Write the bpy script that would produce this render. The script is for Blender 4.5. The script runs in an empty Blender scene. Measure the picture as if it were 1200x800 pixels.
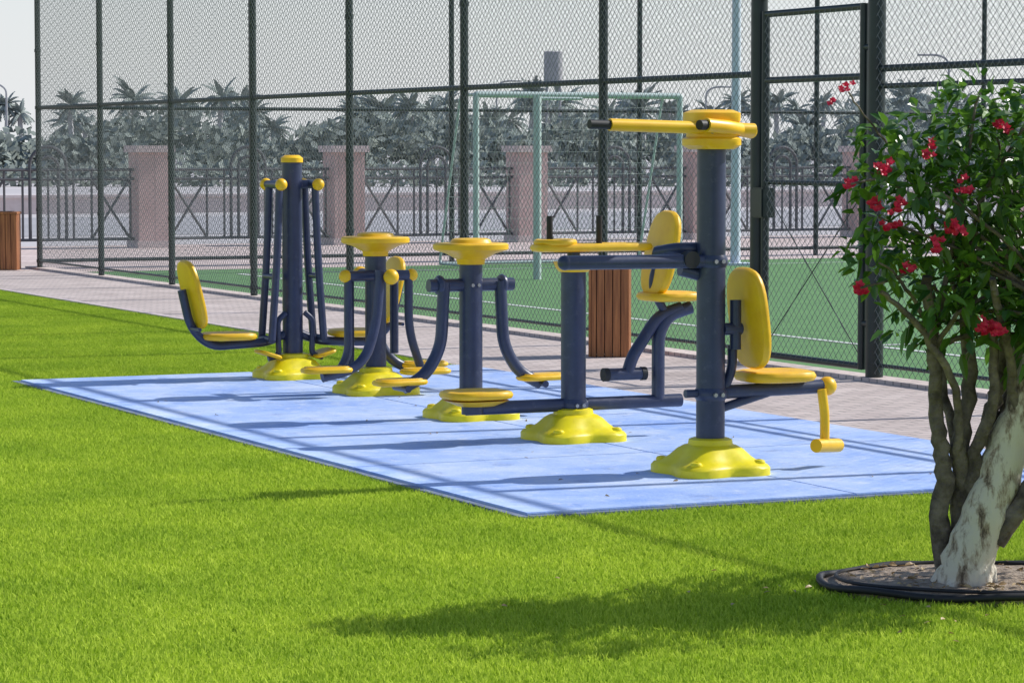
import bpy, bmesh, math, random
from mathutils import Vector, Matrix
random.seed(7)
sc = bpy.context.scene
UX, UY = -.4258, .9048      # "u": along the sports fence, away from the viewer
VX, VY = .9048, .4258       # "v": across, to the right
ANG = math.atan2(VY, VX)
def W(s, t, z=0.0):
    return Vector((UX*s+VX*t, UY*s+VY*t, z))

# ------------------------------------------------------------ materials
def newmat(name):
    m = bpy.data.materials.new(name); m.use_nodes = True
    nt = m.node_tree
    return m, nt, nt.nodes['Principled BSDF']
def mat(name, c1, c2=None, scale=6., rough=.6, bump=0., bscale=None, metal=0., detail=6., spec=None, dirt=None):
    m, nt, b = newmat(name)
    c2 = c2 or tuple(x*.8 for x in c1)
    tc = nt.nodes.new('ShaderNodeTexCoord')
    n = nt.nodes.new('ShaderNodeTexNoise'); n.inputs['Scale'].default_value = scale
    n.inputs['Detail'].default_value = detail; n.inputs['Roughness'].default_value = .6
    nt.links.new(tc.outputs['Object'], n.inputs['Vector'])
    r = nt.nodes.new('ShaderNodeValToRGB')
    r.color_ramp.elements[0].position = .35; r.color_ramp.elements[1].position = .65
    r.color_ramp.elements[0].color = (*c2, 1); r.color_ramp.elements[1].color = (*c1, 1)
    nt.links.new(n.outputs['Fac'], r.inputs['Fac'])
    col = r.outputs['Color']
    if dirt:
        n3 = nt.nodes.new('ShaderNodeTexNoise'); n3.inputs['Scale'].default_value = 26; n3.inputs['Detail'].default_value = 9; n3.inputs['Roughness'].default_value=.75
        nt.links.new(tc.outputs['Object'], n3.inputs['Vector'])
        r3 = nt.nodes.new('ShaderNodeValToRGB')
        r3.color_ramp.elements[0].position=.56; r3.color_ramp.elements[0].color=(0,0,0,1)
        r3.color_ramp.elements[1].position=.72; r3.color_ramp.elements[1].color=(.45,.45,.45,1)
        nt.links.new(n3.outputs['Fac'], r3.inputs['Fac'])
        mx = nt.nodes.new('ShaderNodeMix'); mx.data_type='RGBA'
        nt.links.new(r3.outputs['Color'], mx.inputs['Factor']); nt.links.new(col, mx.inputs['A']); mx.inputs['B'].default_value=(*dirt,1)
        col = mx.outputs['Result']
        rr = nt.nodes.new('ShaderNodeMapRange'); rr.inputs['To Min'].default_value=rough-.06; rr.inputs['To Max'].default_value=rough+.2
        nt.links.new(n3.outputs['Fac'], rr.inputs['Value']); nt.links.new(rr.outputs['Result'], b.inputs['Roughness'])
    else: b.inputs['Roughness'].default_value = rough
    nt.links.new(col, b.inputs['Base Color'])
    b.inputs['Metallic'].default_value = metal
    if spec is not None: b.inputs['Specular IOR Level'].default_value = spec
    if bump:
        n2 = nt.nodes.new('ShaderNodeTexNoise'); n2.inputs['Scale'].default_value = bscale or scale*5
        n2.inputs['Detail'].default_value = 5
        nt.links.new(tc.outputs['Object'], n2.inputs['Vector'])
        bp = nt.nodes.new('ShaderNodeBump'); bp.inputs['Strength'].default_value = bump
        bp.inputs['Distance'].default_value = .02
        nt.links.new(n2.outputs['Fac'], bp.inputs['Height'])
        nt.links.new(bp.outputs['Normal'], b.inputs['Normal'])
    return m
M_navy = mat('navy_paint', (.038,.050,.108), (.028,.037,.082), 9, .30, spec=.55, dirt=(.13,.14,.18))
M_yel = mat('yellow_plastic', (.95,.57,.008), (.85,.47,.008), 7, .34, dirt=(.80,.52,.06))
M_lem = mat('lemon_plastic', (.93,.79,.006), (.84,.68,.01), 7, .36, dirt=(.66,.56,.14))
M_blk = mat('black_rubber', (.015,.015,.017), None, 9, .6)
M_steel = mat('bolt_steel', (.45,.45,.46), None, 9, .35, metal=.8)
M_fence = mat('dark_green_powdercoat', (.012,.024,.024), (.007,.015,.015), 5, .4)
M_wire = mat('fence_wire', (.17,.19,.19), (.12,.14,.14), 2, .45)
M_bark = mat('bark', (.24,.195,.155), (.07,.053,.044), 14, .9, .9, 40)
M_soil = mat('soil', (.44,.35,.27), (.22,.165,.12), 18, .95, .8, 60)
M_iron = mat('railing_iron', (.085,.088,.10), None, 4, .6)
M_goal = mat('goal_paint', (.48,.57,.55), (.42,.51,.49), 4, .6)
M_mast = mat('mast_steel', (.60,.66,.74), (.52,.58,.66), 3, .5)
M_net = mat('net_cord', (.5,.55,.53), None, 3, .8)
M_cap = mat('pillar_cap', (.66,.56,.54), (.58,.48,.46), 6, .85)
M_joint = mat('pad_edge_strip', (.20,.24,.34), (.12,.15,.23), 8, .85)

def m_whitewash():
    m, nt, b = newmat('whitewashed_bark')
    tc = nt.nodes.new('ShaderNodeTexCoord')
    mp = nt.nodes.new('ShaderNodeMapping'); mp.inputs['Scale'].default_value = (9,9,3)
    n = nt.nodes.new('ShaderNodeTexNoise'); n.inputs['Scale'].default_value = 2.2; n.inputs['Detail'].default_value = 9
    n.inputs['Roughness'].default_value = .7
    r = nt.nodes.new('ShaderNodeValToRGB')
    r.color_ramp.elements[0].position = .37; r.color_ramp.elements[0].color = (.12,.085,.06,1)
    r.color_ramp.elements[1].position = .52; r.color_ramp.elements[1].color = (.74,.67,.54,1)
    e = r.color_ramp.elements.new(.44); e.color = (.42,.33,.24,1)
    bp = nt.nodes.new('ShaderNodeBump'); bp.inputs['Strength'].default_value = .8; bp.inputs['Distance'].default_value = .02
    L = nt.links.new
    L(tc.outputs['Object'], mp.inputs['Vector']); L(mp.outputs['Vector'], n.inputs['Vector'])
    L(n.outputs['Fac'], r.inputs['Fac']); L(r.outputs['Color'], b.inputs['Base Color'])
    L(n.outputs['Fac'], bp.inputs['Height']); L(bp.outputs['Normal'], b.inputs['Normal'])
    b.inputs['Roughness'].default_value = .9
    return m
M_white = m_whitewash()

def m_leaf(name, c1, c2, trans=.35, patch=None, rough=.5, spec=.5):
    m, nt, b = newmat(name)
    L = nt.links.new
    g = nt.nodes.new('ShaderNodeNewGeometry')
    r = nt.nodes.new('ShaderNodeValToRGB')
    r.color_ramp.elements[0].color = (*c1,1); r.color_ramp.elements[1].color = (*c2,1)
    L(g.outputs['Random Per Island'], r.inputs['Fac'])
    col = r.outputs['Color']
    if patch:
        n = nt.nodes.new('ShaderNodeTexNoise'); n.inputs['Scale'].default_value = patch[0]; n.inputs['Detail'].default_value = 5
        L(g.outputs['Position'], n.inputs['Vector'])
        rr = nt.nodes.new('ShaderNodeValToRGB')
        rr.color_ramp.elements[0].position=.3; rr.color_ramp.elements[1].position=.7
        rr.color_ramp.elements[0].color=(*patch[1],1); rr.color_ramp.elements[1].color=(*patch[2],1)
        L(n.outputs['Fac'], rr.inputs['Fac'])
        mx = nt.nodes.new('ShaderNodeMix'); mx.data_type='RGBA'; mx.blend_type='MULTIPLY'
        mx.inputs['Factor'].default_value = 1
        L(col, mx.inputs['A']); L(rr.outputs['Color'], mx.inputs['B'])
        col = mx.outputs['Result']
    if spec is None:
        sh = nt.nodes.new('ShaderNodeBsdfDiffuse'); L(col, sh.inputs['Color'])
    else:
        sh = b; L(col, b.inputs['Base Color']); b.inputs['Roughness'].default_value = rough
        b.inputs['Specular IOR Level'].default_value = spec
    if trans:
        t = nt.nodes.new('ShaderNodeBsdfTranslucent'); L(col, t.inputs['Color'])
        ms = nt.nodes.new('ShaderNodeMixShader'); ms.inputs[0].default_value = trans
        L(sh.outputs[0], ms.inputs[1]); L(t.outputs[0], ms.inputs[2]); sh = ms
    L(sh.outputs[0], nt.nodes['Material Output'].inputs['Surface'])
    return m
M_grass = m_leaf('grass_blades', (.32,.47,.030), (.62,.75,.115), .38, (1.4,(.74,.80,.74),(1.10,1.05,1.02)), .6, None)
M_leaf = m_leaf('leaves', (.028,.095,.012), (.15,.30,.035), .32, None, .32, .6)
M_flower = m_leaf('red_flowers', (.62,.008,.035), (.80,.03,.10), .3)
M_palm = m_leaf('hazy_palm_fronds', (.24,.275,.26), (.34,.375,.35), 0, None, .9, None)  # distance haze painted in: fronds paler and greyer than their own green
M_htree = m_leaf('hazy_foliage', (.20,.235,.215), (.32,.355,.325), 0, None, .9, None)  # haze mixed into the base colour as a pale grey-green
M_ptrunk = mat('hazy_trunk', (.42,.42,.43), None, 3, .9)  # pale grey stands in for haze, on far lamps and tank too

def m_lawn():
    m, nt, b = newmat('lawn_turf')
    L = nt.links.new
    g = nt.nodes.new('ShaderNodeNewGeometry')
    n = nt.nodes.new('ShaderNodeTexNoise'); n.inputs['Scale'].default_value = 60; n.inputs['Detail'].default_value = 6
    L(g.outputs['Position'], n.inputs['Vector'])
    r = nt.nodes.new('ShaderNodeValToRGB')
    r.color_ramp.elements[0].position=.3; r.color_ramp.elements[1].position=.7
    r.color_ramp.elements[0].color=(.20,.31,.016,1); r.color_ramp.elements[1].color=(.42,.54,.05,1)
    L(n.outputs['Fac'], r.inputs['Fac']); L(r.outputs['Color'], b.inputs['Base Color'])
    b.inputs['Roughness'].default_value = .9; b.inputs['Specular IOR Level'].default_value=.1
    return m
M_lawn = m_lawn()
def m_brick(name, c1, c2, mortar, scale, bw, rh, ms=.02, rough=.85, stretch=None):
    m, nt, b = newmat(name)
    L = nt.links.new
    tc = nt.nodes.new('ShaderNodeTexCoord')
    br = nt.nodes.new('ShaderNodeTexBrick')
    br.inputs['Color1'].default_value=(*c1,1); br.inputs['Color2'].default_value=(*c2,1); br.inputs['Mortar'].default_value=(*mortar,1)
    br.inputs['Scale'].default_value=scale; br.inputs['Brick Width'].default_value=bw; br.inputs['Row Height'].default_value=rh
    br.inputs['Mortar Size'].default_value=ms
    L(tc.outputs['Object'], br.inputs['Vector'])
    n = nt.nodes.new('ShaderNodeTexNoise'); n.inputs['Scale'].default_value=1.3; n.inputs['Detail'].default_value=7
    L(tc.outputs['Object'], n.inputs['Vector'])
    rr = nt.nodes.new('ShaderNodeValToRGB')
    rr.color_ramp.elements[0].position=.3; rr.color_ramp.elements[1].position=.7
    rr.color_ramp.elements[0].color=(.80,.78,.76,1); rr.color_ramp.elements[1].color=(1.05,1.04,1.03,1)
    L(n.outputs['Fac'], rr.inputs['Fac'])
    mx = nt.nodes.new('ShaderNodeMix'); mx.data_type='RGBA'; mx.blend_type='MULTIPLY'; mx.inputs['Factor'].default_value=1
    L(br.outputs['Color'], mx.inputs['A']); L(rr.outputs['Color'], mx.inputs['B'])
    L(mx.outputs['Result'], b.inputs['Base Color']); b.inputs['Roughness'].default_value=rough
    bp = nt.nodes.new('ShaderNodeBump'); bp.inputs['Strength'].default_value=.5; bp.inputs['Distance'].default_value=.01; bp.invert=True
    L(br.outputs['Fac'], bp.inputs['Height']); L(bp.outputs['Normal'], b.inputs['Normal'])
    return m
M_paver = m_brick('path_pavers', (.70,.60,.56), (.57,.48,.45), (.33,.29,.27), 1, .2, .1, .007)
M_plaza = m_brick('plaza_pavers', (.64,.53,.51), (.56,.46,.44), (.40,.33,.32), 1, .4, .2, .01)
M_pillar = m_brick('pillar_blocks', (.64,.47,.45), (.57,.41,.39), (.48,.36,.35), 1, .4, .2, .012)
M_sand = mat('sandy_ground', (.50,.47,.48), (.42,.40,.41), .08, .95)
M_road = mat('asphalt', (.36,.35,.375), (.31,.305,.325), .3, .9)
M_turf = mat('artificial_turf', (.115,.26,.085), (.09,.215,.072), 3, .9, .4, 200)
M_line = mat('line_paint', (.62,.65,.62), (.5,.54,.5), 8, .8)

def m_pad():
    m, nt, b = newmat('blue_painted_concrete')
    L = nt.links.new
    tc = nt.nodes.new('ShaderNodeTexCoord')
    n = nt.nodes.new('ShaderNodeTexNoise'); n.inputs['Scale'].default_value=1.6; n.inputs['Detail'].default_value=10; n.inputs['Roughness'].default_value=.68
    L(tc.outputs['Object'], n.inputs['Vector'])
    r = nt.nodes.new('ShaderNodeValToRGB')
    r.color_ramp.elements[0].position=.34; r.color_ramp.elements[0].color=(.27,.42,.82,1)
    r.color_ramp.elements[1].position=.66; r.color_ramp.elements[1].color=(.58,.68,.90,1)
    e=r.color_ramp.elements.new(.5); e.color=(.41,.55,.87,1)
    L(n.outputs['Fac'], r.inputs['Fac'])
    n3 = nt.nodes.new('ShaderNodeTexNoise'); n3.inputs['Scale'].default_value=11; n3.inputs['Detail'].default_value=9; n3.inputs['Roughness'].default_value=.78
    L(tc.outputs['Object'], n3.inputs['Vector'])
    r3 = nt.nodes.new('ShaderNodeValToRGB')
    r3.color_ramp.elements[0].position=.53; r3.color_ramp.elements[0].color=(0,0,0,1)
    r3.color_ramp.elements[1].position=.68; r3.color_ramp.elements[1].color=(.75,.75,.75,1)
    L(n3.outputs['Fac'], r3.inputs['Fac'])
    mx = nt.nodes.new('ShaderNodeMix'); mx.data_type='RGBA'
    L(r3.outputs['Color'], mx.inputs['Factor']); L(r.outputs['Color'], mx.inputs['A']); mx.inputs['B'].default_value=(.72,.76,.84,1)
    n4 = nt.nodes.new('ShaderNodeTexNoise'); n4.inputs['Scale'].default_value=4.5; n4.inputs['Detail'].default_value=10; n4.inputs['Roughness'].default_value=.8
    L(tc.outputs['Object'], n4.inputs['Vector'])
    r4 = nt.nodes.new('ShaderNodeValToRGB')
    r4.color_ramp.elements[0].position=.30; r4.color_ramp.elements[0].color=(.58,.61,.70,1)
    r4.color_ramp.elements[1].position=.46; r4.color_ramp.elements[1].color=(1,1,1,1)
    L(n4.outputs['Fac'], r4.inputs['Fac'])
    m2 = nt.nodes.new('ShaderNodeMix'); m2.data_type='RGBA'; m2.blend_type='MULTIPLY'; m2.inputs['Factor'].default_value=1
    L(mx.outputs['Result'], m2.inputs['A']); L(r4.outputs['Color'], m2.inputs['B'])
    L(m2.outputs['Result'], b.inputs['Base Color'])
    b.inputs['Roughness'].default_value=.7
    n2 = nt.nodes.new('ShaderNodeTexNoise'); n2.inputs['Scale'].default_value=60; L(tc.outputs['Object'], n2.inputs['Vector'])
    bp = nt.nodes.new('ShaderNodeBump'); bp.inputs['Strength'].default_value=.25; bp.inputs['Distance'].default_value=.01
    L(n2.outputs['Fac'], bp.inputs['Height']); L(bp.outputs['Normal'], b.inputs['Normal'])
    return m
M_pad = m_pad()
def m_wood():
    m, nt, b = newmat('stained_wood')
    L = nt.links.new
    tc = nt.nodes.new('ShaderNodeTexCoord'); mp = nt.nodes.new('ShaderNodeMapping'); mp.inputs['Scale'].default_value=(22,22,1.5)
    n = nt.nodes.new('ShaderNodeTexNoise'); n.inputs['Scale'].default_value=1.5; n.inputs['Detail'].default_value=6
    r = nt.nodes.new('ShaderNodeValToRGB')
    r.color_ramp.elements[0].position=.3; r.color_ramp.elements[0].color=(.20,.065,.022,1)
    r.color_ramp.elements[1].position=.7; r.color_ramp.elements[1].color=(.50,.20,.07,1)
    L(tc.outputs['Object'], mp.inputs['Vector']); L(mp.outputs['Vector'], n.inputs['Vector'])
    L(n.outputs['Fac'], r.inputs['Fac']); L(r.outputs['Color'], b.inputs['Base Color'])
    b.inputs['Roughness'].default_value=.55
    return m
M_wood = m_wood()

# ------------------------------------------------------------ geometry helpers
def add(name, me, m, parent=None, smooth=False):
    o = bpy.data.objects.new(name, me); sc.collection.objects.link(o)
    if m: me.materials.append(m)
    if smooth:
        me.shade_smooth()
        me.set_sharp_from_angle(angle=math.radians(38))
    if parent: o.parent = parent
    return o
def empty(name, loc, rot=ANG):
    e = bpy.data.objects.new(name, None); e.empty_display_size=.2
    e.location = loc; e.rotation_euler = (0,0,rot); sc.collection.objects.link(e)
    return e
def pyd(name, v, f, m, parent=None, smooth=False):
    me = bpy.data.meshes.new(name); me.from_pydata(v, [], f); me.update()
    return add(name, me, m, parent, smooth)
def fillet(pts, R, n=7):
    pts=[Vector(p) for p in pts]
    if len(pts)<3 or R<=0: return pts
    out=[pts[0]]
    for i in range(1,len(pts)-1):
        a,b,c=pts[i-1],pts[i],pts[i+1]
        da=(a-b); dc=(c-b)
        r=min(R,da.length*.49,dc.length*.49)
        p0=b+da.normalized()*r; p1=b+dc.normalized()*r
        for k in range(n+1):
            t=k/n; out.append((1-t)**2*p0+2*t*(1-t)*b+t*t*p1)
    out.append(pts[-1]); return out
def sweepdata(V,F,pts,rad,n=12,taper_end=True):
    pts=[Vector(p) for p in pts]; N=len(pts)
    if not hasattr(rad,'__len__'): rad=[rad]*N
    t0=(pts[1]-pts[0]).normalized()
    up=Vector((0,0,1)) if abs(t0.z)<.9 else Vector((1,0,0))
    nrm=(up-t0*up.dot(t0)).normalized()
    base=len(V)
    for i,p in enumerate(pts):
        if i==0: t=t0
        elif i==N-1: t=(pts[i]-pts[i-1]).normalized()
        else: t=((pts[i+1]-pts[i]).normalized()+(pts[i]-pts[i-1]).normalized()).normalized()
        nrm=(nrm-t*nrm.dot(t)).normalized(); bn=t.cross(nrm)
        for k in range(n):
            a=2*math.pi*k/n
            V.append(p+(nrm*math.cos(a)+bn*math.sin(a))*rad[i])
    for i in range(N-1):
        for k in range(n):
            a=base+i*n+k; b=base+i*n+(k+1)%n
            F.append((a,b,b+n,a+n))
    F.append(tuple(base+k for k in range(n))[::-1]); F.append(tuple(base+(N-1)*n+k for k in range(n)))
def tube(name, pts, r, m, parent, R=0, n=14):
    V=[];F=[]; P=fillet(pts,R)
    sweepdata(V,F,P,r,n); return pyd(name,V,F,m,parent,True)
def tubes(name, lst, m, parent, n=14):
    V=[];F=[]
    for pts,r,R in lst: sweepdata(V,F,fillet(pts,R),r,n)
    return pyd(name,V,F,m,parent,True)
def loft(name, rings, m, parent, loc=(0,0,0), rot=(0,0,0), smooth=True):
    V=[];F=[];n=len(rings[0])
    for r in rings: V+=r
    for i in range(len(rings)-1):
        for k in range(n):
            a=i*n+k;b=i*n+(k+1)%n; F.append((a,b,b+n,a+n))
    F.append(tuple(range(n))[::-1]); F.append(tuple(range((len(rings)-1)*n,len(rings)*n)))
    o=pyd(name,V,F,m,parent,smooth); o.location=loc; o.rotation_euler=rot; return o
def sup(a,b,z,e=3.,n=40,lobe=0.):
    out=[]
    for k in range(n):
        th=2*math.pi*k/n; c,s=math.cos(th),math.sin(th)
        r=(abs(c)**e+abs(s)**e)**(-1/e)
        r*=1-lobe*(math.cos(2*th)**2)**2
        out.append((a*r*c,b*r*s,z))
    return out
def slab(name,a,b,th,m,parent,loc,rot=(0,0,0),e=3.):
    q=min(.3*th,.02)
    R=[sup(a-q*2,b-q*2,-th/2,e),sup(a-q*.6,b-q*.6,-th/2+q*.4,e),sup(a,b,-th/2+q*1.4,e),sup(a,b,th/2-q*1.4,e),sup(a-q*.6,b-q*.6,th/2-q*.4,e),sup(a-q*2,b-q*2,th/2,e),sup(a*.55,b*.55,th/2-q*.5,e)]
    return loft(name,R,m,parent,loc,rot)
def ball(name,r,m,parent,loc):
    bm=bmesh.new(); bmesh.ops.create_uvsphere(bm,u_segments=18,v_segments=10,radius=r)
    me=bpy.data.meshes.new(name); bm.to_mesh(me); bm.free()
    o=add(name,me,m,parent,True); o.location=loc; return o
def box(name,a,b,m,parent=None,bev=0.):
    bm=bmesh.new(); bmesh.ops.create_cube(bm,size=1)
    a=Vector(a);b=Vector(b)
    for v in bm.verts: v.co=Vector([(a[i]+b[i])/2+v.co[i]*(b[i]-a[i]) for i in range(3)])
    if bev: bmesh.ops.bevel(bm,geom=bm.edges[:],offset=bev,segments=2,affect='EDGES')
    me=bpy.data.meshes.new(name); bm.to_mesh(me); bm.free()
    return add(name,me,m,parent)
def boxdata(V,F,a,b):
    k=len(V)
    for z in (a[2],b[2]):
        V += [(a[0],a[1],z),(b[0],a[1],z),(b[0],b[1],z),(a[0],b[1],z)]
    F += [(k,k+3,k+2,k+1),(k+4,k+5,k+6,k+7),(k,k+1,k+5,k+4),(k+1,k+2,k+6,k+5),(k+2,k+3,k+7,k+6),(k+3,k,k+4,k+7)]
def sheet(name,s0,s1,t0,t1,z,m):
    o=pyd(name,[(t0,s0,0),(t1,s0,0),(t1,s1,0),(t0,s1,0)],[(0,1,2,3)],m)
    o.rotation_euler=(0,0,ANG); o.location=(0,0,z); return o

# ------------------------------------------------------------ ground
pyd('ground',[(-1500,-300,0),(1500,-300,0),(1500,2500,0),(-1500,2500,0)],[(0,1,2,3)],M_sand)
sheet('lawn',-6,38.4,-30,8.72,.004,M_lawn)
sheet('paved_path',-6,80,8.74,11.0,.010,M_paver)
sheet('plaza_paving',36.6,46.5,11.03,60,.006,M_plaza)
sheet('plaza_paving',38.5,80,-30,8.7,.009,M_plaza)
sheet('football_pitch',2,36.5,11.03,60,.008,M_turf)
sheet('asphalt_road',52,66,-60,120,.006,M_road)
V=[];F=[]
def ln(s0,s1,t0,t1):
    k=len(V); V.extend([(t0,s0,0),(t1,s0,0),(t1,s1,0),(t0,s1,0)]); F.append((k,k+1,k+2,k+3))
ln(35.0,35.08,12.6,40); ln(5,35,12.6,12.68); ln(20,20.08,12.7,40)
o=pyd('pitch_line_markings',V,F,M_line); o.rotation_euler=(0,0,ANG); o.location=(0,0,.013)
V=[];F=[]
for i in range(60):
    s=-5+i*1.0
    if 10.9<s+.5<19.75: continue
    boxdata(V,F,(8.68,s+.005,-.02),(8.76,s+.995,.03))
o=pyd('path_kerb',V,F,M_cap); o.rotation_euler=(0,0,ANG)
V=[];F=[]
for i in range(42):
    boxdata(V,F,(10.66,-4+i*1.0+.004,-.02),(10.88,-4+i*1.0+.996,.035))
o=pyd('fence_footing_kerb',V,F,M_paver); o.rotation_euler=(0,0,ANG)

# pad
PZ=.030; T0,T1,S0,S1=5.375,8.72,11.28,19.32
pad=empty('exercise_pad',(0,0,0))
ts=[T0,(T0+T1)/2,T1]; ss=[S0+(S1-S0)*i/4 for i in range(5)]
for i in range(4):
    for j in range(2):
        box('slab_%d%d'%(i,j),(ts[j]+.004,ss[i]+.004,-.05),(ts[j+1]-.004,ss[i+1]-.004,PZ),M_pad,pad,.004)
box('border_front',(T0-.05,S0-.05,-.05),(T0-.003,S1+.05,.020),M_joint,pad,.004)
box('border_near',(T0,S0-.05,-.05),(T1,S0-.003,.020),M_joint,pad,.004)
box('border_far',(T0,S1+.003,-.05),(T1,S1+.05,.020),M_joint,pad,.004)

# ------------------------------------------------------------ grass
tiles=[]
for q in range(3):
    V=[];F=[]
    for i in range(11000):
        x=random.uniform(-.51,.51); y=random.uniform(-.51,.51)
        h=random.uniform(.012,.028)*(1.25 if random.random()<.04 else 1); a=random.uniform(0,6.283); w=random.uniform(.0016,.0030)
        lx=random.gauss(0,.010); ly=random.gauss(0,.010)
        c,s=math.cos(a)*w,math.sin(a)*w
        k=len(V)
        V+=[(x-c,y-s,0),(x+c,y+s,0),(x+lx*.4+c*.8,y+ly*.4+s*.8,h*.6),(x+lx*.4-c*.8,y+ly*.4-s*.8,h*.6),(x+lx,y+ly,h)]
        F+=[(k,k+1,k+2,k+3),(k+3,k+2,k+4)]
    me=bpy.data.meshes.new('grass_tile'); me.from_pydata(V,[],F); me.materials.append(M_grass); tiles.append(me)
lg=empty('lawn_grass',(0,0,.004),ANG)
def patch(s0,s1,t0,t1):
    ns=max(1,round((s1-s0))); nt_=max(1,round(t1-t0)); ds=(s1-s0)/ns; dt=(t1-t0)/nt_
    for i in range(ns):
        for j in range(nt_):
            s=s0+(i+.5)*ds; t=t0+(j+.5)*dt; p=W(s,t)
            if p.y<7.6 or p.y>41 or abs(p.x)>.18*p.y+.9: continue
            o=bpy.data.objects.new('grass_patch',random.choice(tiles)); sc.collection.objects.link(o)
            o.parent=lg; o.location=(t,s,0); o.scale=(dt,ds,random.uniform(.95,1.06)); o.rotation_euler=(0,0,random.choice([0,math.pi]))
patch(4,38.3,-4,T0-.055)
patch(S1+.06,38.3,T0-.055,8.67)
patch(3,S0-.06,T0-.055,8.67)

# ------------------------------------------------------------ sports fence
FT=10.75; FH=4.25
def chain(name,L,z0,z1,step,r,parent,loc,rot):
    V=[];F=[]
    def wire(x0,za,x1,zb,y):
        k=len(V); d=Vector((x1-x0,0,zb-za)); n=max(1,int(d.length/.25)); d.normalize(); nn=Vector((-d.z,0,d.x))*r; yy=Vector((0,r,0))
        A=Vector((x0,y,za)); B=Vector((x1,y,zb))
        for j in range(n+1):
            p=A.lerp(B,j/n); V.extend([p+nn,p+yy,p-nn,p-yy])
        for j in range(n):
            m=k+4*j
            for q in range(4):
                F.append((m+q,m+(q+1)%4,m+4+(q+1)%4,m+4+q))
    H=z1-z0; c=-H
    while c<L:
        a=max(0,c); b=min(L,c+H)
        if b>a+.01:
            wire(a,z0+(a-c),b,z0+(b-c),-r); wire(a,z1-(a-c),b,z1-(b-c),r)
        c+=step
    o=pyd(name,V,F,M_wire,parent); o.location=loc; o.rotation_euler=(0,0,rot)
    return o
GL,GR=18.58,16.98
fence=empty('chain_link_fence',(0,0,0))
posts=[37.6,34.85,32.1,29.35,26.6,23.85,21.1]
lst=[]
for s in posts: lst.append(([(FT,s,0),(FT,s,FH)],.038,0))
for s in (14.4,11.65,8.9,6.2): lst.append(([(FT,s,0),(FT,s,FH)],.038,0))
for z in (2.15,FH): 
    lst.append(([(FT,GL,z),(FT,37.6,z)],.024,0))
    lst.append(([(FT,6.2,z),(FT,GR,z)],.024,0))
lst.append(([(FT,GL,.12),(FT,37.6,.12)],.014,0)); lst.append(([(FT,6.2,.12),(FT,GR,.12)],.014,0))
lst.append(([(FT,6.2,2.03),(FT,GR,2.03)],.018,0))
tubes('posts_and_rails',lst,M_fence,fence)
V=[];F=[]
for s in posts:
    for z in (.12,.8,1.5,2.15,2.9,3.6): sweepdata(V,F,[(FT,s,z-.02),(FT,s,z+.02)],.046,10)
pyd('clamp_bands',V,F,M_fence,fence,True)
chain('mesh_long',37.6-GL,.06,FH,.072,.0023,fence,(FT-.032,GL,0),math.pi/2)
chain('mesh_near',GR-6.2,.06,FH,.072,.0023,fence,(FT-.032,6.2,0),math.pi/2)
f2=empty('chain_link_fence',(0,0,0))
lst=[]
for k in range(1,9): lst.append(([(FT+3*k,37.6,0),(FT+3*k,37.6,FH)],.038,0))
for z in (2.15,FH,.12): lst.append(([(FT+.04,37.6,z),(FT+24,37.6,z)],.024,0))
tubes('posts_and_rails',lst,M_fence,f2)
chain('mesh_end',24,.09,FH,.09,.0022,f2,(FT+.03,37.635,0),0)
gate=empty('fence_gate',(0,0,0))
lst=[([(FT,GL,0),(FT,GL,FH)],.062,0),([(FT,GR,0),(FT,GR,FH)],.062,0),
     ([(FT,GR,2.72),(FT,GL,2.72)],.035,0),([(FT,GR,2.82),(FT,GL,2.82)],.02,0),([(FT,GR,FH),(FT,GL,FH)],.03,0)]
tubes('gate_posts',lst,M_fence,gate,16)
G=FT-.02; g0_,g1_=GR+.13,GL-.13
lst=[([(G,g1_,.08),(G,g1_,2.60)],.03,0),([(G,g0_,.08),(G,g0_,2.60)],.03,0)]
for z in (.1,1.36,2.1,2.58): lst.append(([(G,g0_,z),(G,g1_,z)],.024 if z!=1.36 else .018,0))
lst+= [([(G,g0_,.15),(G,g1_,1.3)],.004,0),([(G,g1_,.15),(G,g0_,1.3)],.004,0)]
for z in (.4,1.3,2.3): lst.append(([(FT-.02,GR+.02,z),(FT-.02,g0_,z)],.022,0))
tubes('gate_leaf_frame',lst,M_fence,gate)
box('lock_box',(G-.06,g1_-.06,1.1),(G+.05,g1_+.1,1.32),M_fence,gate,.01)
chain('gate_leaf_mesh',g1_-g0_,.1,2.58,.072,.0023,gate,(G-.02,g0_,0),math.pi/2)
chain('gate_top_mesh',GL-GR,2.75,FH,.072,.0023,gate,(FT-.03,GR,0),math.pi/2)

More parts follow.
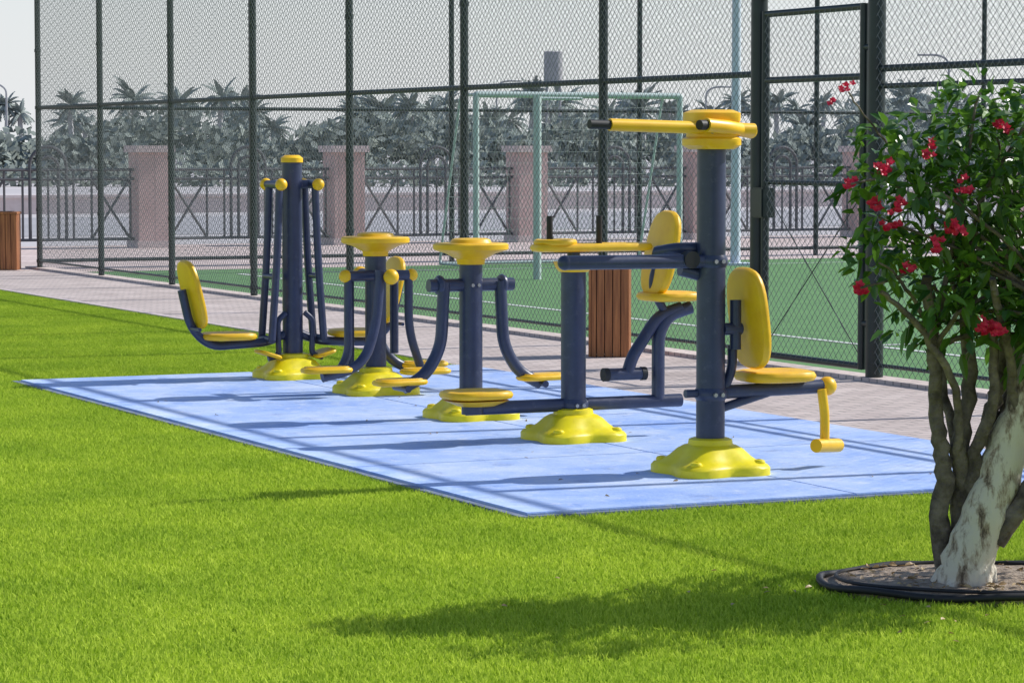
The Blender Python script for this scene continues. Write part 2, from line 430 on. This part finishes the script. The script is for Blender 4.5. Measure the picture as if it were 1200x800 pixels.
# ------------------------------------------------------------ perimeter railing with pillars
PS=45.3; P0=14.8-3.4*7
rail=empty('perimeter_railing',(0,0,0))
V=[];F=[];V2=[];F2=[];lst=[]
for i in range(18):
    t=P0+3.4*i
    boxdata(V,F,(t-.27,PS-.27,0),(t+.27,PS+.27,1.55)); boxdata(V2,F2,(t-.33,PS-.33,1.55),(t+.33,PS+.33,1.66)); boxdata(V2,F2,(t-.3,PS-.3,-.01),(t+.3,PS+.3,.12))
    a=t+.27; b=t+3.4-.27; c=(a+b)/2
    for z in (.15,1.12,1.27): lst.append(([(a,PS,z),(b,PS,z)],.024,0))
    for x in (a+.06,c-.72,c-.42,c+.42,c+.72,b-.06): lst.append(([(x,PS,.15),(x,PS,1.27)],.020,0))
    lst.append(([(a+.08,PS,.17),(c-.73,PS,1.11)],.022,0)); lst.append(([(a+.08,PS,1.11),(c-.73,PS,.17)],.022,0))
    lst.append(([(c+.73,PS,.17),(b-.08,PS,1.11)],.022,0)); lst.append(([(c+.73,PS,1.11),(b-.08,PS,.17)],.022,0))
    for w,h in ((.30,1.64),(.17,1.48)):
        P=[(c-w,PS,.15)]+[(c-w*math.cos(math.pi*k/12),PS,h-w+w*math.sin(math.pi*k/12)) for k in range(13)]+[(c+w,PS,.15)]
        lst.append((P,.028,0))
    lst.append(([(c,PS,.15),(c,PS,1.3)],.018,0))
pyd('brick_pillars',V,F,M_pillar,rail); pyd('pillar_caps',V2,F2,M_cap,rail)
tubes('iron_panels',lst,M_iron,rail,8)
V=[];F=[]
boxdata(V,F,(-60,70,0),(120,70.3,.40)); boxdata(V,F,(-60,69.95,.40),(120,70.35,.47))
o=pyd('boundary_wall',V,F,M_cap); o.rotation_euler=(0,0,ANG)

# ------------------------------------------------------------ goal, masts
goal=empty('football_goal',(0,0,0))
gz=2.32; gs=34.9; gb=36.1; g0=15.9; g1=18.95
lst=[([(g0,gs,0),(g0,gs,gz),(g1,gs,gz),(g1,gs,0)],.042,.02),
     ([(g0,gs,gz),(g0,gs+.5,gz),(g0,gb,.05),(g0,gs,.05)],.018,.1),([(g1,gs,gz),(g1,gs+.5,gz),(g1,gb,.05),(g1,gs,.05)],.018,.1),([(g0,gb,.05),(g1,gb,.05)],.02,0),
     ([(g0,gs+.5,gz),(g1,gs+.5,gz)],.016,0)]
tubes('goal_frame',lst,M_goal,goal)
lst=[]
for i in range(26):
    t=g0+(g1-g0)*i/25; lst.append(([(t,gs,gz),(t,gs+.5,gz),(t,gb,.05)],.002,0))
for i in range(16):
    f=i/15; s=gs+.5+(gb-gs-.5)*f; z=gz+(.05-gz)*f; lst.append(([(g0,s,z),(g1,s,z)],.002,0)); lst.append(([(g0,gs,z),(g0,s,z)],.002,0)); lst.append(([(g1,gs,z),(g1,s,z)],.002,0))
tubes('goal_net',lst,M_net,goal,4)
def mast(name,x,y,h,r,head=True):
    e=empty(name,(x,y,0),0)
    V=[];F=[]; sweepdata(V,F,[(0,0,0),(0,0,.03),(0,0,h)],[r*1.05,r,r*.7],14)
    pyd('pole',V,F,M_mast,e,True); boxdata(V:=[],F:=[],(-.2,-.2,-.01),(.2,.2,.04)); pyd('base_plate',V,F,M_mast,e)
    if head:
        box('crossarm',(-.8,-.05,h),(.8,.05,h+.1),M_mast,e)
        for q in (-.6,0,.6): box('floodlight',(q-.2,-.15,h+.12),(q+.2,.1,h+.5),M_iron,e,.02)
    return e
mast('floodlight_mast',3.08,40.0,9,.07)
e=empty('net_support_post',(.31,35.6,0),0)
tubes('post',[([(0,0,0),(0,0,2.25)],.05,0),([(-.0,0,2.22),(.55,.25,2.22)],.02,0)],M_goal,e)
def lamp(x,y,h,d=1):
    e=empty('street_lamp',(x,y,0),0)
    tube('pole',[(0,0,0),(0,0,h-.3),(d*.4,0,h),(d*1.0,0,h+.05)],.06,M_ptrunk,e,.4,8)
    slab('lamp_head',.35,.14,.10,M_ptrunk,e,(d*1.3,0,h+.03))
lamp(-29.7,171,5.4,-1); lamp(22.5,150,6.4,-1); lamp(12,180,5.4,1); lamp(-1,190,6.0,1)
wt=empty('water_tank_tower',(2.2,155,0),0)
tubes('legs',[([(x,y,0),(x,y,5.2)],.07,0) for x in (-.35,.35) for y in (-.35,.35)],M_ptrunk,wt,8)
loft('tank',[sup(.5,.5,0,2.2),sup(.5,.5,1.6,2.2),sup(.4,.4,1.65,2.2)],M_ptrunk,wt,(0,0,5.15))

# ------------------------------------------------------------ wooden bins
def bin_(s,t,w=.38,h=.74,rot=ANG):
    e=empty('wooden_litter_bin',W(s,t,.012),rot)
    n=5; g=w/n
    box('liner',(-w/2+.03,-w/2+.03,0.02),(w/2-.03,w/2-.03,h-.03),M_blk,e)
    k=0
    for side in range(4):
        for i in range(n):
            x0=-w/2+i*g+.003; x1=x0+g-.006
            if i==0: x0+=.02
            b=box('slat_%d'%k,(x0,-w/2,0),(x1,-w/2+.020,h-.05),M_wood,e,.003); b.rotation_euler=(0,0,side*math.pi/2); k+=1
    box('top_rim',(-w/2-.01,-w/2-.01,h-.047),(w/2+.01,w/2+.01,h-.015),M_wood,e,.004)
    box('top_opening',(-w/2+.07,-w/2+.07,h-.014),(w/2-.07,w/2-.07,h-.008),M_blk,e)
bin_(19.9,10.2,.31,.74,-.1); bin_(37.6,10.28,.36,.78,0)

# ------------------------------------------------------------ exercise machines
def base(e):
    k=.88
    rings=[sup(.285*k,.285*k,0,4,64,.13),sup(.285*k,.285*k,.035,4,64,.13),sup(.272*k,.272*k,.05,4,64,.13),sup(.235*k,.235*k,.060,4,64,.10),
           sup(.20*k,.20*k,.085,3.5,64,.06),sup(.165*k,.165*k,.12,3,64,.03),sup(.125,.125,.135,2.5,64),sup(.110,.110,.14,2,64),sup(.105,.105,.165,2,64),sup(.085,.085,.172,2,64)]
    loft('base_cover',rings,M_lem,e)
    for i in range(4):
        a=math.pi/4+i*math.pi/2
        slab('bolt_cap_%d'%i,.03,.03,.03,M_lem,e,(.245*math.cos(a),.245*math.sin(a),.06),(0,0,a),2)
def pole(e,h,r=.068):
    V=[];F=[]; sweepdata(V,F,[(0,0,.15),(0,0,h)],r,28); pyd('main_pole',V,F,M_navy,e,True)
def mushroom(e,z):
    rings=[sup(.08,.08,-.10,2),sup(.085,.085,-.07,2),sup(.15,.13,-.035,2.3),sup(.20,.17,-.02,2.6),sup(.215,.185,-.012,2.6),sup(.215,.185,.015,2.6),sup(.205,.175,.024,2.6),sup(.12,.10,.026,2.6),sup(.11,.09,.045,2.6),sup(.09,.07,.052,2.6)]
    loft('top_plate',rings,M_yel,e,(0,0,z))
def pedal(e,name,loc,rot=0):
    slab(name,.165,.085,.035,M_yel,e,loc,(0,0,rot),4)
    slab(name+'_tread',.145,.065,.012,M_yel,e,(loc[0],loc[1],loc[2]+.018),(0,0,rot),4)
def bolts(e,pts,r=.011,ax='y'):
    V=[];F=[]
    for p in pts:
        p=Vector(p); d=Vector((0,-.012,0)) if ax=='y' else Vector((0,0,.012))
        sweepdata(V,F,[p,p+d],r,6)
    pyd('bolts',V,F,M_steel,e)

Z0=PZ
# M1 seated leg press, two seats
e=empty('leg_press_machine',W(18.7,7.13,Z0)); base(e); pole(e,1.48,.07)
loft('pole_cap',[sup(.076,.076,0,2),sup(.076,.076,.03,2),sup(.05,.05,.05,2)],M_yel,e,(0,0,1.48))
for d in (-1,1):
    n='left' if d<0 else 'right'
    tubes('swing_arms_'+n,[([(d*.13,b,1.33),(d*.15,b,.8),(d*.19,b,.27)],.026,.3) for b in (-.10,.10)]+
      [([(d*.06,0,1.33),(d*.14,-.0,1.33)],.03,0),([(d*.135,-.13,1.33),(d*.135,.13,1.33)],.028,0),([(d*.165,-.1,.70),(d*.165,.1,.70)],.02,0)],M_navy,e)
    for b in (-.15,.15): ball('pivot_cap_'+n,.042,M_yel,e,(d*.135,b,1.33))
    tubes('seat_frame_'+n,[([(d*.06,-.0,.30),(d*.19,0,.25),(d*.60,0,.23),(d*.74,0,.36),(d*.80,0,.62)],.03,.14),
        ([(d*.19,-.11,.27),(d*.19,.11,.27)],.026,0),([(d*.74,-.2,.36),(d*.74,.0,.36)],.012,0)],M_navy,e)
    slab('seat_'+n,.19,.17,.05,M_yel,e,(d*.47,0,.30))
    slab('backrest_'+n,.24,.18,.05,M_yel,e,(d*.725,0,.59),(0,math.radians(90+d*14),0),3)
    tube('foot_crank_'+n,[(d*.07,-.05,.45),(d*.13,-.05,.40),(d*.12,-.05,.16),(d*.2,-.05,.14)],.02,M_navy,e,.06)
    slab('foot_plate_'+n,.08,.12,.025,M_yel,e,(d*.2,-.05,.17),(0,d*-.3,0),4)
# M2 pendulum
e=empty('pendulum_swing_machine',W(17.28,7.16,Z0)); base(e); pole(e,.95); mushroom(e,.985)
tubes('crossbar',[([(0,-.24,.76),(0,.24,.76)],.038,0),([(-.22,-.05,.76),(.22,-.05,.76)],.034,0)],M_navy,e)
for b in (-.26,.26): ball('crossbar_cap',.05,M_yel,e,(0,b,.76))
for a in (-.23,.23): ball('side_cap',.042,M_yel,e,(a,-.05,.76))
tubes('pendulum_arms',[([(-.05,-.2,.80),(-.08,-.2,.45),(-.17,-.2,.19),(-.45,-.2,.13)],.033,.16),
   ([(.05,.2,.76),(.06,.2,.40),(.2,.2,.17),(.42,.2,.12)],.033,.16),
   ([(-.21,-.05,.76),(-.21,-.05,.25),(-.30,-.05,.12)],.028,.12),([(-.155,.06,.76),(-.155,.06,.14)],.028,.1),
   ([(.21,-.05,.76),(.21,-.05,.40),(.30,-.05,.14)],.028,.12),([(.155,.06,.76),(.155,.06,.25)],.028,.1)],M_navy,e)
pedal(e,'pedal_left',(-.42,-.2,.175)); pedal(e,'pedal_right',(.42,.2,.16)); pedal(e,'pedal_front',(.24,-.25,.15))
# M3
e=empty('pendulum_swing_machine',W(15.44,7.0,Z0)); base(e); pole(e,.96); mushroom(e,1.0)
tubes('crossbar',[([(-.27,-.0,.78),(.27,-.0,.78)],.038,0)],M_navy,e)
bolts(e,[(x,-.066,.78) for x in (-.02,.02)])
for d in (-1,1): 
    slab('hub_%d'%(d+1),.06,.06,.05,M_navy,e,(d*.2,0,.78),(0,math.pi/2,0),2)
    tubes('pendulum_arm_%d'%(d+1),[([(d*.18,-.02,.80),(d*.20,-.02,.42),(d*.30,-.02,.26),(d*.44,-.02,.19)],.036,.16),
        ([(d*.44,-.10,.19),(d*.44,.10,.19)],.02,0)],M_navy,e)
    pedal(e,'pedal_%d'%(d+1),(d*.46,-.02,.225),.15)
# M4
e=empty('seated_rowing_machine',W(14.05,6.98,Z0)); base(e); pole(e,.93)
loft('pole_collar',[sup(.08,.08,-.035,2),sup(.10,.10,-.01,2),sup(.11,.11,.02,2)],M_yel,e,(0,0,.945))
tubes('board_post',[([(0,0,.96),(0,0,1.03)],.035,0)],M_navy,e)
slab('top_board',.35,.10,.045,M_yel,e,(.12,.02,1.04),(0,0,0),5)
slab('top_disc',.12,.11,.035,M_yel,e,(-.10,.02,1.07),(0,0,0),2)
tubes('grip_levers',[([(-.10,.09,1.03),(-.10,.09,1.21)],.017,0),([(.20,.09,1.03),(.20,.09,1.21)],.017,0)],M_blk,e)
tubes('low_crossbar',[([(-.64,0,.19),(.66,0,.19)],.036,0),([(.52,0,.19),(.52,0,.56),(.58,0,.66),(.72,0,.70)],.036,.12),
    ([(.66,.0,.70),(.52,.0,.66),(.36,.0,.44),(.33,.0,.35)],.034,.12),([(.20,0,.345),(.42,0,.345)],.034,0),([(.56,.0,.68),(.47,0,.82),(.55,0,1.05)],.024,.1)],M_navy,e)
slab('crossbar_clamp',.080,.080,.08,M_navy,e,(0,0,.19),(0,0,0),2.2)
bolts(e,[(x,-.079,.19) for x in (-.02,.02)])
for a in (-.2,.2): tubes('foot_bar_grip',[([(.31+a*.5,0,.345),(.31+a*.65,0,.345)],.037,0)],M_blk,e)
tubes('step_post',[([(-.60,0,.16),(-.60,0,.24)],.06,0)],M_navy,e)
slab('step_plate',.19,.16,.045,M_yel,e,(-.58,0,.265))
loft('step_collar',[sup(.1,.09,-.06,2.4),sup(.17,.14,-.03,3)],M_yel,e,(-.58,0,.265))
slab('seat',.165,.16,.05,M_yel,e,(.585,0,.765))
slab('backrest',.24,.165,.055,M_yel,e,(.535,0,1.0),(0,math.radians(90+12),0),3)
slab('backrest_bolt',.045,.045,.03,M_blk,e,(.50,-.02,1.0),(0,math.radians(102),0),2)
# M5 chest press
e=empty('chest_press_machine',W(12.31,6.86,Z0)); base(e); pole(e,1.67,.070)
loft('top_bracket',[sup(.10,.10,0,3),sup(.13,.11,.02,4),sup(.13,.11,.05,4),sup(.11,.10,.06,4),sup(.11,.10,.12,4),sup(.125,.11,.135,4),sup(.125,.11,.175,4),sup(.09,.08,.19,4)],M_yel,e,(0,0,1.57))
tubes('press_handles',[([(-.60,-.09,1.685),(.20,-.06,1.665)],.030,0),([(-.12,-.16,1.685),(.02,-.12,1.675),(.22,0,1.655)],.034,.05)],M_yel,e)
tubes('press_grips',[([(-.71,-.095,1.688),(-.60,-.09,1.685)],.022,0),([(-.165,-.175,1.685),(-.12,-.16,1.685)],.024,0)],M_blk,e)
tubes('side_arm',[([(0,-.02,1.03),(-.80,-.02,1.035)],.034,0),([(-.04,.05,1.09),(-.17,.05,1.09),(-.22,.15,1.07)],.03,.05),
    ([(0,.02,.95),(-.16,.02,.99)],.03,0)],M_navy,e)
slab('arm_clamp',.080,.080,.08,M_navy,e,(0,0,1.03),(0,0,0),2.1)
bolts(e,[(x,-.079,1.03) for x in (-.02,.02)]); bolts(e,[(x,-.108,1.655) for x in (-.06,.06)])
ball('side_arm_cap',.036,M_navy,e,(-.80,-.02,1.035))
tubes('arm_knob',[([(-.135,-.06,1.04),(-.135,-.0,1.04)],.042,0)],M_blk,e)
tubes('seat_beam',[([(0,0,.39),(.66,0,.40)],.034,0),([(.05,0,.31),(.36,0,.39)],.022,0),([(.05,-.03,.70),(.15,-.03,.70)],.03,0),([(.12,-.03,.60),(.12,-.03,.84)],.028,0),
    ([(.07,-.0,.40),(.12,0,.50),(.12,0,.62)],.024,.05),([(-.14,0,.39),(0,0,.39)],.02,0)],M_navy,e)
slab('beam_clamp',.080,.080,.08,M_navy,e,(0,0,.385),(0,0,0),2.1)
bolts(e,[(x,-.079,.385) for x in (-.02,.02)])
slab('seat',.19,.17,.055,M_yel,e,(.36,0,.462))
slab('backrest',.25,.175,.055,M_yel,e,(.195,-.03,.75),(0,math.radians(90-7),0),3)
slab('backrest_pad_recess',.12,.09,.02,M_yel,e,(.228,-.03,.75),(0,math.radians(90-7),0),3)
ball('beam_cap',.048,M_yel,e,(.66,0,.40))
tubes('leg_lever',[([(.61,-.03,.39),(.63,-.03,.26),(.63,-.03,.12)],.024,.05)],M_yel,e)
tubes('leg_roller',[([(.55,-.08,.115),(.74,.02,.10)],.034,0)],M_yel,e)

# ------------------------------------------------------------ near tree
TX,TY=1.63,10.34
tree=empty('flowering_tree',(TX,TY,0),0)
def limb(V,F,pts,r0,r1,n=14,wob=.012):
    P=[]; pts=[Vector(p) for p in pts]
    for i in range(len(pts)-1):
        p0=pts[max(0,i-1)];p1=pts[i];p2=pts[i+1];p3=pts[min(len(pts)-1,i+2)]
        for k in range(6):
            t=k/6
            P.append(.5*((2*p1)+(-p0+p2)*t+(2*p0-5*p1+4*p2-p3)*t*t+(-p0+3*p1-3*p2+p3)*t**3))
    P.append(pts[-1]); N=len(P)
    P=[p+Vector((random.gauss(0,wob),random.gauss(0,wob),0))*(0 if i==0 else 1) for i,p in enumerate(P)]
    R=[(r0+(r1-r0)*(i/(N-1)))*random.uniform(.95,1.06) for i in range(N)]
    sweepdata(V,F,P,R,n); return P
V=[];F=[]
limb(V,F,[(0,0,-.05),(.0,0,.10),(.07,0,.30),(.15,.02,.52),(.24,.03,.80),(.34,.05,1.1)],.108,.05,18,.004)
for a in range(5):
    q=a*1.25+.3; limb(V,F,[(math.cos(q)*.14,math.sin(q)*.12,-.03),(math.cos(q)*.07,math.sin(q)*.06,.06),(.02,0,.25)],.04,.05,10,.003)
pyd('whitewashed_trunk',V,F,M_white,tree,True)
V=[];F=[]
B=[([(-.04,.05,0),(-.09,.05,.25),(-.075,.03,.45),(-.11,.02,.62),(-.12,.0,.85),(-.16,-.03,1.15)],.042,.018),
   ([(-.01,.08,.1),(.00,.07,.35),(-.02,.05,.55),(.02,.08,.80),(-.02,.12,1.2)],.05,.018),
   ([(.06,.10,.2),(.13,.12,.42),(.10,.12,.62),(.14,.12,.8),(.16,.1,1.3)],.042,.018),
   ([(.10,-.02,.2),(.22,-.06,.40),(.30,-.1,.62),(.5,-.15,1.0)],.04,.02),
   ([(.02,.10,.4),(-.05,.2,.7),(-.1,.3,1.1)],.024,.012),
   ([(.16,.02,.52),(.15,-.04,.80),(.05,-.2,1.15)],.024,.012),
   ([(.05,.05,.30),(.03,.0,.52),(.09,-.03,.72),(.07,-.05,1.0)],.030,.014),
   ([(.15,.1,.6),(.25,.3,.95),(.4,.4,1.3)],.03,.013),
   ([(-.03,.03,.5),(-.05,-.04,.75),(-.2,-.12,.98),(-.33,-.15,1.1)],.018,.008)]
for p,a,b in B: limb(V,F,p,a,b,12,.005)
CL=[]
key=[(-.36,0,1.52,.10),(-.28,.0,1.62,.11),(-.20,-.1,1.50,.14),(-.10,0,1.66,.14),(0,.05,1.70,.13),(.09,0,1.64,.16),(.18,.1,1.56,.18),(-.32,-.05,1.36,.11),(-.24,.1,1.28,.12),
     (-.12,0,1.36,.16),(.02,-.1,1.42,.17),(.15,0,1.36,.2),(-.33,-.1,1.20,.11),(-.13,-.05,1.12,.14),(0,.05,1.15,.16),(.13,-.08,1.12,.18),(-.20,.05,.98,.10),(-.05,-.05,.98,.11),(.20,0,.94,.13),(.25,.05,1.05,.16),
     (.05,.25,1.45,.18),(.1,.3,1.2,.18),(.25,.3,1.6,.18),(.02,-.05,1.80,.08),(.2,-.1,1.72,.12)]
CL+=key
NK=len(key)
for i in range(44):
    th=random.uniform(0,6.283); rr=random.uniform(.1,.62)**.9; 
    x=.55+rr*1.0*math.cos(th); y=.1+rr*1.05*math.sin(th); z=random.uniform(.95,1.80)-.25*rr
    if x<.22: continue
    CL.append((x,y,z,random.uniform(.11,.19)))
for (x,y,z,r) in CL:
    src=Vector(random.choice([(-.12,0,.9),(0,.1,1.0),(.15,.1,1.0),(.4,-.1,.95),(.3,.3,1.0)]) if x<.3 else random.choice([(.34,.05,1.1),(.5,-.15,1.0),(.4,.4,1.3)]))
    mid=(src+Vector((x,y,z)))/2+Vector((random.gauss(0,.04),random.gauss(0,.04),.03))
    limb(V,F,[src,mid,(x,y,z)],.012,.004,6,.004)
pyd('bark_stems',V,F,M_bark,tree,True)
LV=[];LF=[]
def leaf(c,d,l,w):
    d=d.normalized(); side=d.cross(Vector((random.gauss(0,.5),random.gauss(0,.5),1))).normalized(); up=side.cross(d)
    k=len(LV); droop=Vector((0,0,-l*.18))
    LV.extend([c,c+d*l*.35+side*w+up*w*.35,c+d*l*.75+side*w*.7+up*w*.25+droop*.5,c+d*l+droop,c+d*l*.75-side*w*.7+up*w*.25+droop*.5,c+d*l*.35-side*w+up*w*.35,c+d*l*.4,c+d*l*.75+droop*.5])
    LF.extend([(k,k+6,k+1),(k+6,k+7,k+2,k+1),(k+7,k+3,k+2),(k,k+5,k+6),(k+6,k+5,k+4,k+7),(k+7,k+4,k+3)])
FV=[];FF=[]
def flower(c,r=.02):
    for q in range(5):
        a=q*1.2566+random.uniform(-.2,.2); tilt=random.uniform(.0,.5)
        d=Vector((math.cos(a),math.sin(a)*.6-.5,tilt+math.sin(a)*.7)).normalized()
        s=d.cross(Vector((0,-1,.3))).normalized()
        k=len(FV); FV.extend([c,c+d*r*.6+s*r*.45,c+d*r*1.2,c+d*r*.6-s*r*.45]); FF.append((k,k+1,k+2,k+3))
for (x,y,z,r) in CL:
    n=int(62*(r/.15)**2)
    for i in range(n):
        while 1:
            q=Vector((random.uniform(-1,1),random.uniform(-1,1),random.uniform(-1,1)))
            if q.length<1: break
        c=Vector((x,y,z))+q*r
        d=q+Vector((random.gauss(0,.5),random.gauss(0,.5),random.gauss(-.15,.45)))
        leaf(c,d,random.uniform(.045,.095),random.uniform(.012,.023))
    for i in range(4):
        q=Vector((random.gauss(0,1),random.gauss(0,1),random.gauss(0,.8))).normalized()
        for j in range(5): leaf(Vector((x,y,z))+q*r*(.9+.13*j),q+Vector((random.gauss(0,.8),random.gauss(0,.8),random.gauss(0,.5))),random.uniform(.04,.065),.013)
def pxl(px,py,dy=-.2): 
    return ((px-600)*.00302-TX, dy, 1.6-(py-175)*.00302)
FLW=[(1035,200),(1028,196),(1080,178),(1040,265),(1046,240),(1022,240),(1112,270),(1122,218),(1090,285),(1150,383),(1160,380),(1142,378),(1060,312),(1004,335),(992,215),(1108,268),(1172,150)]
for (a,b) in FLW:
    c=Vector(pxl(a,b,random.uniform(-.3,-.1)))
    for i in range(7): flower(c+Vector((random.gauss(0,.013),random.gauss(0,.013),random.gauss(0,.014))),random.uniform(.012,.018))
for (a,b) in [(985,105),(970,118),(992,100)]:
    c=Vector(pxl(a,b,-.1))
    for i in range(3): flower(c+Vector((random.gauss(0,.007),random.gauss(0,.007),random.gauss(0,.007))),.012)
for cl in CL[NK:]:
    if random.random()<.5:
        c=Vector(cl[:3])+Vector((random.uniform(-.1,.1),-cl[3],random.uniform(-.1,.1)))
        for i in range(6): flower(c+Vector((random.gauss(0,.014),random.gauss(0,.014),random.gauss(0,.014))),.016)
V=[];F=[]
limb(V,F,[(-.28,0,1.6),(-.38,-.05,1.72),(-.45,-.1,1.80)],.005,.003,6,.003)
for (a,b) in [(992,215),(1004,335)]:
    p=Vector(pxl(a,b,-.2)); limb(V,F,[p,p+Vector((.1,.08,.02)),p+Vector((.2,.15,.05))],.004,.006,6,.003)
pyd('twigs',V,F,M_bark,tree,True)
pyd('leaves',LV,LF,M_leaf,tree); pyd('flowers',FV,FF,M_flower,tree)

# tree ring
ring=empty('tree_ring_edging',(1.72,10.48,0),0)
P=[(.60*math.cos(k*math.pi/24),.42*math.sin(k*math.pi/24),.035+.006*math.sin(k*.9)) for k in range(49)]
V=[];F=[]; sweepdata(V,F,P,.014,10); pyd('rubber_edging',V,F,M_blk,ring,True)
P=[(.54*math.cos(k*math.pi/24+.3),.37*math.sin(k*math.pi/24+.3)+.01*math.sin(k*.7),.05) for k in range(40)]
V=[];F=[]; sweepdata(V,F,P,.007,8); pyd('drip_hose',V,F,M_blk,ring,True)
V=[(0,0,.055)];F=[];n=48
for j,(q,z) in enumerate(((.3,.055),(.6,.05),(.85,.044),(1,.030),(1,.0))):
    for k in range(n):
        V.append((.59*q*math.cos(2*math.pi*k/n),.41*q*math.sin(2*math.pi*k/n),z+random.uniform(-.004,.004)))
for k in range(n): F.append((0,1+k,1+(k+1)%n))
for j in range(4):
    for k in range(n):
        a=1+j*n+k;b=1+j*n+(k+1)%n; F.append((a,a+n,b+n,b))
pyd('soil_bed',V,F,M_soil,ring,True)
M_dry=m_leaf('dry_leaves',(.30,.18,.07),(.5,.36,.18),.1)
LV=[];LF=[]
for i in range(160):
    a=random.uniform(0,6.28); q=random.uniform(.2,1)**.5
    leaf(Vector((.52*q*math.cos(a),.37*q*math.sin(a),.058)),Vector((random.gauss(0,1),random.gauss(0,1),.1)),random.uniform(.02,.045),.009)
for i in range(40):
    leaf(Vector((random.gauss(-.3,.7),random.gauss(-.3,.5),.028)),Vector((random.gauss(0,1),random.gauss(0,1),.1)),random.uniform(.02,.035),.007)
for i in range(26):
    p=W(random.uniform(11.4,19),random.uniform(5.5,8.6))-Vector((1.72,10.48,0)); leaf(Vector((p.x,p.y,PZ+.004)),Vector((random.gauss(0,1),random.gauss(0,1),.1)),random.uniform(.02,.035),.007)
pyd('fallen_leaves',LV,LF,M_dry,ring)

# ------------------------------------------------------------ distant vegetation
LV=[];LF=[];TV=[];TF=[]
def palm(x,y,h,cr):
    sweepdata(TV,TF,[(x,y,0),(x+random.uniform(-.2,.2),y,h*.5),(x+random.uniform(-.2,.2),y,h)],[.22,.17,.16],7)
    for i in range(38):
        a=random.uniform(0,6.283); el=random.uniform(-.6,1.3); L=cr*random.uniform(.8,1.1)
        d=Vector((math.cos(a)*math.cos(el),math.sin(a)*math.cos(el),math.sin(el))); p=Vector((x,y,h))
        side=Vector((-math.sin(a),math.cos(a),0))
        N=7
        for j in range(N):
            q=p+d*(L/N); d=(d+Vector((0,0,-.20))).normalized()
            w0=cr*.13*math.sin(math.pi*(j+.4)/(N+.4)); 
            for sgn in (-1,1):
                k=len(LV); LV.extend([p,q,q+side*sgn*w0+Vector((0,0,-w0*.7)),p+side*sgn*w0*.9+Vector((0,0,-w0*.8))+d*.02]); LF.append((k,k+1,k+2,k+3))
            p=q
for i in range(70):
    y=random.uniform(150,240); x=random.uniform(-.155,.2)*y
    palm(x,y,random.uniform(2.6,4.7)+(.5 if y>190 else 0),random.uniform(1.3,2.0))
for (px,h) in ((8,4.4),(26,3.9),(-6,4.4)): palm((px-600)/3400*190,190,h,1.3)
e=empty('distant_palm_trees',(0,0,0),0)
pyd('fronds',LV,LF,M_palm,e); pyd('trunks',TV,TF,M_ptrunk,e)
LV=[];LF=[];
def blob(cx,cy,cz,rx,rz,n,sz):
    for i in range(n):
        while 1:
            q=Vector((random.uniform(-1,1),random.uniform(-1,1),random.uniform(-1,1)))
            if .4<q.length<1: break
        c=Vector((cx+q.x*rx,cy+q.y*rx,cz+q.z*rz)); a=Vector((random.gauss(0,1),random.gauss(0,1),random.gauss(0,1))).normalized(); b=a.orthogonal().normalized()
        k=len(LV); s=sz*random.uniform(.6,1.4); LV.extend([c-a*s,c+b*s*.6,c+a*s,c-b*s*.6]); LF.append((k,k+1,k+2,k+3))
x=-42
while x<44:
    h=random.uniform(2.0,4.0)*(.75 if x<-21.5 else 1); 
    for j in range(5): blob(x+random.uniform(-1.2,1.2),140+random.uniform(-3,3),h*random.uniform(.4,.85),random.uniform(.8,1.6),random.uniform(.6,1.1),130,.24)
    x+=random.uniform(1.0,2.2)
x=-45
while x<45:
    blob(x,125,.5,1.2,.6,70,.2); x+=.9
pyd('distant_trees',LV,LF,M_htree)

# ------------------------------------------------------------ light, sky, camera
w=bpy.data.worlds.new('World'); sc.world=w; w.use_nodes=True
nt=w.node_tree; bg=nt.nodes['Background']; L=nt.links.new
sky=nt.nodes.new('ShaderNodeTexSky'); sky.sky_type='NISHITA'; sky.sun_disc=False
EL=math.radians(39); AZ=math.atan2(1,.38)
sky.sun_elevation=EL; sky.sun_rotation=AZ; sky.dust_density=1.0; sky.air_density=1.0; sky.ozone_density=2.5
tc=nt.nodes.new('ShaderNodeTexCoord'); sp=nt.nodes.new('ShaderNodeSeparateXYZ'); L(tc.outputs['Generated'],sp.inputs[0])
mr=nt.nodes.new('ShaderNodeMapRange'); mr.inputs['From Min'].default_value=0; mr.inputs['From Max'].default_value=.30
mr.inputs['To Min'].default_value=.90; mr.inputs['To Max'].default_value=0; L(sp.outputs['Z'],mr.inputs['Value'])
mx=nt.nodes.new('ShaderNodeMix'); mx.data_type='RGBA'; mx.inputs['B'].default_value=(6.1,6.25,6.5,1)
L(mr.outputs['Result'],mx.inputs['Factor']); L(sky.outputs[0],mx.inputs['A'])
L(mx.outputs['Result'],bg.inputs['Color']); bg.inputs['Strength'].default_value=.14
sd=bpy.data.lights.new('sun','SUN'); sd.energy=5.0; sd.angle=math.radians(.5); sd.color=(1,.97,.92)
so=bpy.data.objects.new('sun',sd); sc.collection.objects.link(so)
d=Vector((math.sin(AZ)*math.cos(EL),math.cos(AZ)*math.cos(EL),math.sin(EL)))
so.rotation_euler=d.to_track_quat('Z','Y').to_euler(); so.location=(10,5,12)
cd=bpy.data.cameras.new('camera'); cd.sensor_width=36; cd.lens=102; cd.clip_end=4000; cd.clip_start=.1
co=bpy.data.objects.new('camera',cd); sc.collection.objects.link(co)
co.location=(0,0,1.6); co.rotation_euler=(math.pi/2-math.atan(225/3400),0,0)
sc.camera=co
sc.view_settings.view_transform='Standard'; sc.view_settings.look='None'; sc.view_settings.exposure=0
